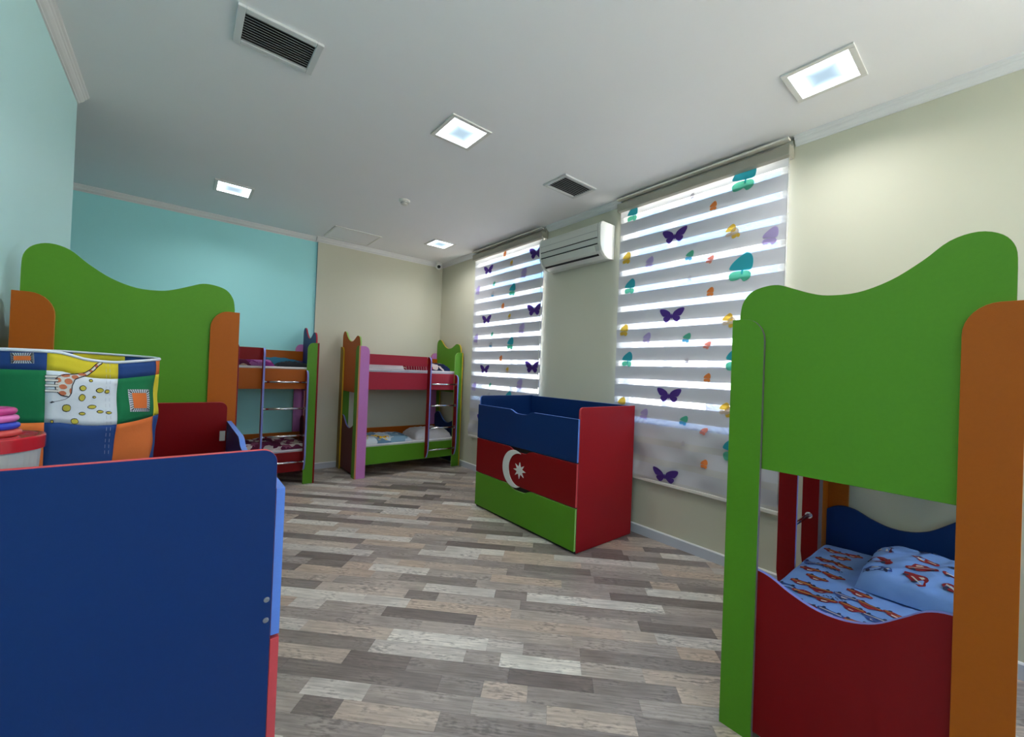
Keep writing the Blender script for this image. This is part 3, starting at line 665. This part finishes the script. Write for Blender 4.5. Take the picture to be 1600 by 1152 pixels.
# ---- car bedding
zc = .374
duv = puff('duvet', B4P, .042, 1.33, .012, .685, zc, .040, CARF, 'pale blue duvet printed with small red and blue cars', 'duvet', seed=11, pinch=.25, power=6, wrinkle=.003, nl=60, nd=40)
pil = puff('pillow', B4P, .72, 1.30, .27, .67, zc+.050, .105, CARF, 'pale blue pillow printed with small red cars, at the wall side of the bunk', 'pillow', seed=12, pinch=.3, power=4, wrinkle=.006, nl=40, nd=30)
bpy.context.view_layer.update()
def drape(ob, Pf, outlines, cols, name, par, lift=.0025):
    """flat print laid onto the upper surface of ob (outlines in l,d)"""
    V, F, M = [], [], []
    inv = ob.matrix_world.inverted()
    for k, P in enumerate(outlines):
        idx = []
        for a, b in P:
            w = Pf(a, b, 0); lo = inv @ Vector((w.x, w.y, 3)); ok, hit, nrm, fi = ob.ray_cast(lo, Vector((0, 0, -1)))
            if not ok: return None
            wp = ob.matrix_world @ hit; idx.append(len(V)); V.append((wp.x, wp.y, wp.z+lift+k*.0006))
        F.append(tuple(idx)); M.append(k if k < len(cols) else len(cols)-1)
    return newobj(name, V, F, cols, par, fm=M)
def car(s, a, c):
    body = spline([(-.5, -.10), (-.48, .06), (-.30, .12), (-.16, .24), (.12, .25), (.28, .11), (.48, .06), (.52, -.08), (.30, -.16), (0, -.13), (-.30, -.16), (-.5, -.10)], 2)[:-1]
    glass = [(-.12, .10), (-.08, .19), (.09, .19), (.17, .10)]
    stripe = [(-.42, -.04), (-.40, .0), (.44, .0), (.42, -.05)]
    w1 = [(-.28+.075*math.cos(q), -.13+.075*math.sin(q)) for q in [i*math.pi/4 for i in range(8)]]
    w2 = [(.30+.075*math.cos(q), -.13+.075*math.sin(q)) for q in [i*math.pi/4 for i in range(8)]]
    R = lambda P: [(c[0]+s*(x*math.cos(a)-1.45*y*math.sin(a)), c[1]+s*(x*math.sin(a)+1.45*y*math.cos(a))) for x, y in P]
    return [R(P) for P in (body, glass, stripe, w1, w2)]
CR = mat('print_red', (.24, .008, .014), .9); CB = mat('print_blue', (.03, .07, .26), .9); CG = mat('print_pale', (.60, .55, .50), .9); CK = mat('print_dark', (.02, .03, .08), .9); CY = mat('print_gold', (.6, .3, .04), .9)
rr = random.Random(5)
for i in range(12):
    for j in range(8):
        l = .10+.098*i+rr.uniform(-.012, .012); d = .055+.082*j+(.04 if i % 2 else 0)+rr.uniform(-.008, .008)
        if l > .68 and d > .22: continue
        if d > .64 or l > 1.25: continue
        red = (i*2+j*3) % 4 != 0
        drape(duv, B4P, car(.088, math.pi/2+rr.uniform(-.3, .3)+(math.pi if rr.random() < .3 else 0), (l, d)), [CR if red else CB, CG, CY if red else CG, CK, CK], 'car_print', duv)
for i in range(4):
    for j in range(3):
        l = .80+.135*i+rr.uniform(-.02, .02); d = .33+.13*j+rr.uniform(-.01, .01)
        if l > 1.24 or d > .61: continue
        drape(pil, B4P, car(.105, rr.uniform(0, 6.28), (l, d)), [CR if (i+j) % 4 else CB, CG, CG, CK, CK], 'car_print', pil)
for (l, d) in [(.20, .17), (.38, .38), (.52, .20), (.60, .50), (.30, .58), (.85, .12), (.14, .44)]:   # little dark chequered strips between the cars
    P = []
    for q in range(10): P.append([(l+.010*(q % 2)+rr.uniform(0, .001), d+.008*q), (l+.008+.010*(q % 2), d+.008*q), (l+.008+.010*(q % 2), d+.008*q+.006), (l+.010*(q % 2), d+.008*q+.006)])
    drape(duv, B4P, P, [CK], 'chequer_print', duv)
# yellow/orange patches on the lower blanket of the corner bunk
for (l, d, r) in [(.14, .10, .045), (.23, .09, .055), (.32, .11, .050), (.41, .10, .040), (.18, .18, .05), (.30, .20, .04)]:
    P = [(l+r*(1+.2*math.sin(3*q))*math.cos(q), d+r*.8*math.sin(q)) for q in [i*math.pi/8 for i in range(16)]]
    drape(yb, B1P, [P, [(l+r*.35*math.cos(q), d+r*.35*math.sin(q)) for q in [i*math.pi/4 for i in range(8)]]], [mat('print_yellow', (.85, .52, .02), .9), mat('print_orange', (.55, .16, .02), .9) if r < .048 else CK], 'yellow_print', yb)
# ------------------------------------------------------------------ trundle chests
def notch(y0, y1, zt, yc, hw, dp, up=True):
    """top edge from y0 to y1 with a finger notch"""
    k = [(y0, zt), (yc-hw, zt), (yc-hw*.78, zt-dp*.25), (yc-hw*.5, zt-dp*.85), (yc-hw*.2, zt-dp), (yc+hw*.2, zt-dp), (yc+hw*.5, zt-dp*.85), (yc+hw*.78, zt-dp*.25), (yc+hw, zt), (y1, zt)]
    return [k[0]]+spline(k[1:-1], 4)+[k[-1]]
def chest(label, xf, xb, y0, y1, sz, s, cols, emblem=False, front_dir=-1, screws=False):
    """xf = front plane x, xb = rear x; front faces front_dir along x"""
    t = thing('trundle_chest', ((xf+xb)/2, (y0+y1)/2, 0), label, 'chest of drawers', 'low blue red and green trundle chests')
    T = .018; fd = front_dir; zt = 1.10*sz
    wx = abs(xb-xf); eX = Vector((1 if xb > xf else -1, 0, 0)); eY = Vector((0, 1, 0)); eZ = Vector((0, 0, 1))
    r = .03
    side = [(0, .006), (wx, .006), (wx, zt)]+[(r-r*math.sin(q), zt-r+r*math.cos(q)) for q in [i*math.pi/2/6 for i in range(7)]]
    board('side_panel', side, (xf, y0, 0), eX, eZ, eY, T, cols['near_out'], cols['near_edge'], t, back=cols['near_in'])
    board('side_panel', side, (xf, y1, 0), eX, eZ, -eY, T, cols['far_out'], cols['far_edge'], t, back=cols['far_in'])
    board('back_panel', [(y0+T, .3), (y1-T, .3), (y1-T, zt-.003), (y0+T, zt-.003)], (xb, 0, 0), eY, eZ, -eX, T, cols['top'], cols['tope'], t)
    yc = (y0+y1)/2; a, b = y0+.004, y1-.004; P0 = Vector((xf, 0, 0))-eX*.0195
    z1, z2 = .345*sz, .681*sz
    def front(nm, pts, m, e): return board(nm, pts, P0, eY, eZ, eX, .0185, m, e, t)
    front('top_front', [(a, z2+.004), (b, z2+.004)]+notch(a, b, 1.012*sz, yc, .16*s, .030)[::-1], cols['top'], cols['tope'])
    dr = front('drawer_front', [(a, z1+.004), (b, z1+.004)]+notch(a, b, z2-.004, yc, .16*s, .034)[::-1], cols['mid'], cols['mide'])
    front('drawer_front', [(a, .022), (b, .022)]+notch(a, b, z1-.004, yc, .16*s, .034)[::-1], cols['low'], cols['lowe'])
    board('drawer_box', [(y0+T+.003, .08), (y1-T-.003, .08), (y1-T-.003, z2-.06), (y0+T+.003, z2-.06)], Vector((xf, 0, 0))+eX*.03, eY, eZ, eX, wx-.08, DARK, DARK, t)
    board('carcass_edge', [(y0+.002, .002), (y1-.002, .002), (y1-.002, z2+.01), (y0+.002, z2+.01)], Vector((xf, 0, 0))-eX*.0009, eY, eZ, eX, .0308, DARK, DARK, t)
    # tray floor
    board('tray_floor', [(T+.001, y0+T), (wx-T, y0+T), (wx-T, y1-T), (T+.001, y1-T)], (xf, 0, .70*sz), eX, eY, eZ, .016, cols['top'], cols['tope'], t)
    if screws:
        for zz in (.805, .758):
            bmv, bmf = lathevf([(.006, 0), (.006, .0015), (.0035, .0022), (.003, .001)], (0, 0, 0), 14)
            o = newobj('screw', [(v.x, -v.z, v.y) for v in bmv], bmf, mat('screw_steel', (.35, .35, .37), .35, 1), t); o.location = Vector((xf+eX.x*.010, y0, zz))-t.location
            o.data.transform(Matrix.Translation((0, 0, 0)))
            for v_ in o.data.vertices: v_.co += parent_world(t)
        ox = xf+eX.x*.004
        box('label_sticker', (ox+eX.x*.022 if eX.x < 0 else ox, ox, y1-T-.0012, y1-T, .965, 1.012), mat('paper_sticker', (.72, .70, .64), .6), t)
    return t, dr
WHB = mat('white_laminate', (.66, .68, .66), .45)
tt, dr = chest('blue, red and green trundle chest with white crescent and star, under windows', 2.341, 3.034, 2.035, 3.360, 1.0, 1.0, dict(
    near_out=L['rose2'] if 'rose2' in L else lam('side_red', (.34, .008, .014)), near_edge=L['ltred'], near_in=L['blue'], far_out=L['red'], far_edge=L['ltblue'], far_in=L['blue'],
    top=L['blue'], tope=L['ltblue'], mid=L['red'], mide=L['ltred'], low=L['green'], lowe=L['ltgreen']), front_dir=-1)
# emblem on the middle drawer: crescent and eight-pointed star, proud of the front
X0 = 2.341-.0195; CY0, CZ0, R0 = 2.745, .492, .148
def cres():
    out = []
    for i in range(33):
        a = math.radians(58.9+(301.1-58.9)*i/32); out.append((.1647*math.cos(a), .1647*math.sin(a)))
    for i in range(1, 32):
        a = math.radians(278.3+(81.7-278.3)*i/32); out.append((.0645+.1425*math.cos(a), .1425*math.sin(a)))
    return out
cp = cres()
board('crescent', [(-a, b) for a, b in cp], (X0-.006, 2.762, .494), (0, 1, 0), (0, 0, 1), (1, 0, 0), .006, WHB, WHB, dr, bevel=.001)
st = []
for i in range(16):
    r = .072 if i % 2 == 0 else .032; a = math.pi/16*2*i+.02; st.append((r*math.cos(a)*1.15, r*math.sin(a)))
board('star', st, (X0-.006, 2.690, .492), (0, 1, 0), (0, 0, 1), (1, 0, 0), .006, WHB, WHB, dr, bevel=.001)
BL2 = L['blue']
chest('trundle chest nearest on the left, blue side panel towards the viewer', .182, -.530, 1.070, 2.400, 1.045, 1.0, dict(
    near_out=BL2, near_edge=L['ltred'], near_in=L['red'], far_out=BL2, far_edge=L['ltred'], far_in=L['red'],
    top=L['blue'], tope=L['ltblue'], mid=L['red'], mide=L['ltred'], low=L['green'], lowe=L['ltgreen']), front_dir=1, screws=True)
# ------------------------------------------------------------------ patchwork toy basket
TF = .70*1.045+.016
bc = Vector((-.248, 1.600, 0)); BR = .200; BH = 1.333
def cl(n, c): return mat('basket_'+n, c, .85, noise=.06, nscale=12, bump=.3, bscale=60, spec=.2)
CBL, CGR, CYL, COR, CWH = cl('blue', (.018, .055, .19)), cl('green', (.010, .15, .055)), cl('yellow', (.62, .50, .03)), cl('orange', (.62, .15, .035)), cl('white', (.60, .64, .68))
t = thing('toy_basket', (bc.x, bc.y, TF), 'round patchwork fabric toy basket with giraffe print, in the left chest', 'basket')
vd = Vector((-bc.x, -bc.y)).normalized(); base_a = math.atan2(vd.y, vd.x)
RIMT = [(-180, .025), (-5, .021), (1, .019), (10, .007), (17, .002), (28, 0), (44, .005), (63, .010), (122, .018), (180, .025)]
def rim_off(th):
    th = (th+180) % 360-180
    for (a, x), (b, y) in zip(RIMT, RIMT[1:]):
        if a <= th <= b: return x+(y-x)*(th-a)/(b-a)
    return .02
def kz(z):
    return max(0, min(.72, (z-.9)*2.6)) if z < 1.19 else .72+.28*(z-1.19)/.143
def bpt(th, z, off=0):
    """th degrees: 0 faces the viewer, positive to the right of picture"""
    a = base_a+math.radians(th)
    r = BR+off
    r += .0025*math.sin(3*a+z*14)+.0018*math.sin(7*a-z*31)+.0016*math.sin(60*z+2*math.sin(3*a))
    if z < 1.18: r -= .008*min(1, (1.18-z)/.12)
    return Vector((bc.x+r*math.cos(a), bc.y+r*math.sin(a), z+rim_off(th)*kz(z)))
cols8 = {}
B_ = [-42, -6, 29.5, 65.5, 101, 137, 173, 209, 245, 281, 318]
pat = [(COR, CYL, CWH, CBL), (CBL, CYL, CWH, CBL)]
colmap = [('l', (CBL, CGR, COR)), ('m', (CYL, CWH, CBL)), ('r', (CBL, CGR, COR)), ('e', (COR, CYL, CBL)), ('a', (CBL, CGR, COR)), ('b', (CYL, CWH, CBL)), ('c', (CBL, CGR, COR)), ('d', (COR, CYL, CBL)), ('f', (CYL, CWH, CBL)), ('g', (COR, CBL, CYL))]
# columns from left: (-55..-11) l, (-11..33) m, (33..77) r, (77..122) e ...
order = {-55: 0, -11: 1, 33: 2, 77: 3, 122: 4, 168: 5, 212: 6, 258: 7}
rows = [(BH, 1.292), (1.292, 1.176), (1.176, 1.02), (1.02, TF+.005)]
for ci in range(10):
    a0, a1 = B_[ci], B_[ci+1]
    cs = colmap[ci][1]
    for ri, (zt, zb) in enumerate(rows):
        m = cs[ri] if ri < 3 else (cs[0])
        nz = max(2, int((zt-zb)/.012)); na = 10
        if ci == 0 and ri < 2: pass
        V = [bpt(a0+(a1-a0)*i/na, zt+(zb-zt)*j/nz) for j in range(nz+1) for i in range(na+1)]
        F = [(j*(na+1)+i, j*(na+1)+i+1, (j+1)*(na+1)+i+1, (j+1)*(na+1)+i) for j in range(nz) for i in range(na)]
        o = newobj('fabric_patch', V, F, m, t, smooth=True)
        so = o.modifiers.new('s', 'SOLIDIFY'); so.thickness = .002; so.offset = 1 if False else 0
# piped rim
V, F = [], []; NR = 72
for i in range(NR):
    th = 360*i/NR; p = bpt(th, BH); a = base_a+math.radians(th)
    for q in range(6):
        e_ = 2*math.pi*q/6; V.append(p+Vector((math.cos(a), math.sin(a), 0))*.004*math.cos(e_)+Vector((0, 0, .004*math.sin(e_)+.001)))
for i in range(NR):
    for q in range(6): F.append((i*6+q, i*6+(q+1) % 6, ((i+1) % NR)*6+(q+1) % 6, ((i+1) % NR)*6+q))
newobj('piped_rim', V, F, CWH, t, smooth=True)
v, f = lathevf([(BR-.02, 0), (BR-.02, .004)], (bc.x, bc.y, TF), 32); newobj('bottom', v, f, CBL, t)
# prints (angle, z) polygons
def bprint(name, polys, mats, off=.0016):
    V, F, M = [], [], []
    for k, (P, mi) in enumerate(polys):
        bm = bmesh.new(); bm.faces.new([bm.verts.new((th*.0045, z, 0)) for th, z in P])
        bmesh.ops.triangulate(bm, faces=bm.faces[:])
        for _ in range(3):
            le = [e for e in bm.edges if e.calc_length() > .022]
            if not le: break
            bmesh.ops.subdivide_edges(bm, edges=le, cuts=1); bmesh.ops.triangulate(bm, faces=[f for f in bm.faces if len(f.verts) > 3])
        bm.verts.index_update(); n0 = len(V)
        lay = off if k == 0 else off+.0007+.0008*k/len(polys)
        V += [bpt(v.co.x/.0045, v.co.y, lay) for v in bm.verts]
        F += [tuple(v.index+n0 for v in f.verts) for f in bm.faces]; M += [mi]*len(bm.faces); bm.free()
    return newobj(name, V, F, mats, t, fm=M)
INK = mat('ink', (.01, .012, .02), .9)
def px2b(px, py):
    """flat print layout -> angle and height on the cloth cylinder"""
    d = _R*((px-800)/FPX)-_U*((py-576)/FPX)+_f
    a = d.x**2+d.y**2; b = -2*(d.x*bc.x+d.y*bc.y); c = bc.x**2+bc.y**2-(BR+.001)**2
    q = b*b-4*a*c
    t_ = (-b-math.sqrt(max(q, 0)))/2/a
    th = math.degrees(math.atan2(d.y*t_-bc.y, d.x*t_-bc.x)-base_a); th = (th+180) % 360-180; z = 1.35+t_*d.z
    for _ in range(3): zb = z-rim_off(th)*kz(z) if _ == 0 else z-rim_off(th)*kz(zb)
    return th, min(zb, BH-.001)
def cc(x, y): return px2b(x/5.485, 530+y/5.485)
def blob(x, y, rx, ry, k=10, ph=0): return [cc(x+rx*math.cos(q)*(1+.12*math.sin(2*q+ph)), y+ry*math.sin(q)) for q in [2*math.pi*i/k for i in range(k)]]
def strokes(P, wd):
    out = []
    for (x0, y0), (x1, y1) in zip(P, P[1:]):
        dx, dy = x1-x0, y1-y0; l = math.hypot(dx, dy) or 1; nx, ny = -dy/l*wd, dx/l*wd
        out.append(([cc(x0+nx, y0+ny), cc(x1+nx, y1+ny), cc(x1-nx, y1-ny), cc(x0-nx, y0-ny)], 0))
    return out
for (x, y, rx, ry) in [(705, 420, 27, 25), (850, 440, 32, 22), (915, 450, 24, 18), (772, 356, 18, 13), (700, 502, 28, 32), (805, 498, 15, 11), (570, 592, 42, 32), (788, 582, 37, 18), (856, 623, 26, 14), (705, 640, 27, 15), (640, 705, 36, 25), (925, 631, 23, 13), (445, 708, 16, 14)]:
    bprint('spot_print', [(blob(x, y, rx+1, ry+1, 12, x), 0), (blob(x, y, rx-5, ry-5, 12, x), 1)], [INK, mat('spot_yellow', (.50, .42, .05), .9)])
GW = mat('giraffe_cloth', (.62, .60, .55), .9); GO = mat('giraffe_patch', (.50, .15, .07), .9)
body = [(500, 318), (560, 302), (640, 300), (720, 290), (770, 262), (820, 215), (848, 185), (872, 190), (868, 212), (845, 225), (800, 270), (745, 310), (690, 325), (640, 345), (615, 400), (610, 460), (590, 495), (520, 480), (480, 440), (470, 380), (480, 340)]
gp = [([cc(x, y) for x, y in body], 1)]
for x, y, rx, ry in [(560, 312, 40, 14), (640, 325, 30, 18), (585, 362, 34, 26), (498, 350, 28, 22), (540, 408, 34, 22), (535, 462, 32, 20), (602, 445, 10, 25), (700, 303, 35, 12), (775, 275, 18, 10), (822, 232, 14, 16)]: gp.append((blob(x, y, rx, ry, 10), 2))
gp += strokes(body+[body[0]], 4.0)
for y in (318, 350, 395, 440): gp.append(([cc(388, y-9), cc(500, y-6), cc(500, y+14), cc(388, y+10)], 1)); gp += strokes([(388, y-9), (500, y-6)], 2.2)+strokes([(388, y+10), (500, y+14)], 2.2)+strokes([(388, y-9), (388, y+10)], 2.2)
gp += strokes([(590, 495), (560, 515), (500, 530), (440, 540)], 2)+[([cc(450, 530), cc(470, 540), (cc(440, 550)), cc(425, 542)], 0)]
bprint('giraffe_print', gp, [INK, GW, GO])
def sqprint(x0, x1, y0, y1, w):
    P = [([cc(x0, y0), cc(x1, y0), cc(x1, y1), cc(x0, y1)], 0), ([cc(x0+w, y0+w), cc(x1-w, y0+w), cc(x1-w, y1-w), cc(x0+w, y1-w)], 1)]
    n = 9
    for i in range(n):
        a = x0+(x1-x0)*(i+.5)/n; b = y0+(y1-y0)*(i+.5)/n
        P += [(p, 2) for p, _ in strokes([(a, y0), (a*.75+.25*(x0+x1)/2, y0+w)], 3)+strokes([(a, y1), (a*.75+.25*(x0+x1)/2, y1-w)], 3)+strokes([(x0, b), (x0+w, b*.75+.25*(y0+y1)/2)], 3)+strokes([(x1, b), (x1-w, b*.75+.25*(y0+y1)/2)], 3)]
    bprint('square_print', P, [CWH, COR, INK])
sqprint(1098, 1278, 432, 622, 30)
sqprint(92, 292, 118, 208, 26)
for xx in (905, 938): # seam stitching down the white and blue patches
    for k in range(16): bprint('stitch', strokes([(xx, 205+k*50), (xx, 235+k*50)], 1.4), [mat('stitch_grey', (.35, .38, .45), .9)]) if 205+k*50 < 980 else None
# ------------------------------------------------------------------ container with lid and toy rings
cx, cy = -.277, 1.205; zl = 1.192
t = thing('plastic_tub', (cx, cy, TF), 'translucent white plastic tub with round red lid, beside the basket', 'tub')
clear = mat('milky_plastic', (.66, .66, .64), .3); b = clear.node_tree.nodes['Principled BSDF']; b.inputs['Transmission Weight'].default_value = .35
v, f = lathevf([(.048, 0), (.052, .01), (.066, .36), (.069, zl-TF-.030), (.071, zl-TF-.026), (.071, zl-TF-.022)], (cx, cy, TF+.001), 40); newobj('tub_body', v, f, clear, t, smooth=False)
LIDM = mat('red_plastic', (.42, .012, .022), .22)
v, f = lathevf([(.0725, -.026), (.0745, -.026), (.0752, -.003), (.0735, 0), (.066, 0), (.063, -.005), (.042, -.005), (.039, -.0025), (.036, -.005), (.024, -.005), (.022, -.003), (.0, -.003)], (cx, cy, zl), 48, False)
o = newobj('lid', v, f, LIDM, t, smooth=True); so = o.modifiers.new('e', 'EDGE_SPLIT'); so.split_angle = math.radians(25)
# rings stacked on the lid
def ring(rx, z, r, rt, m, label):
    V, F = [], []; n1, n2 = 36, 12; c = Vector((cx-.004, cy+.012, z))
    for i in range(n1):
        a = 2*math.pi*i/n1
        for j in range(n2):
            q = 2*math.pi*j/n2; rr_ = (r-rt)+rt*math.cos(q); V.append((rr_*math.cos(a), rr_*math.sin(a), .85*rt*math.sin(q)))
    for i in range(n1):
        for j in range(n2): F.append((i*n2+j, i*n2+(j+1) % n2, ((i+1) % n1)*n2+(j+1) % n2, ((i+1) % n1)*n2+j))
    o = newobj('stacking_ring', V, F, m, None, smooth=True); o.location = c
    tag(o, label, 'toy ring', 'toy rings stacked on the red lid')
zz = zl-.004
for r, m, lb in [(.046, mat('ring_red', (.55, .07, .06), .25), 'red plastic toy ring lying lowest of the stack on the red lid'), (.0435, mat('ring_blue', (.02, .05, .42), .22), 'blue plastic toy ring in the stack on the red lid'),
                 (.0415, mat('ring_pink', (.65, .16, .42), .22), 'light pink plastic toy ring second from top of the stack'), (.0390, mat('ring_magenta', (.50, .05, .22), .22), 'magenta plastic toy ring on top of the stack')]:
    ring(0, zz+.0072, r, .0085, m, lb); zz += .0138
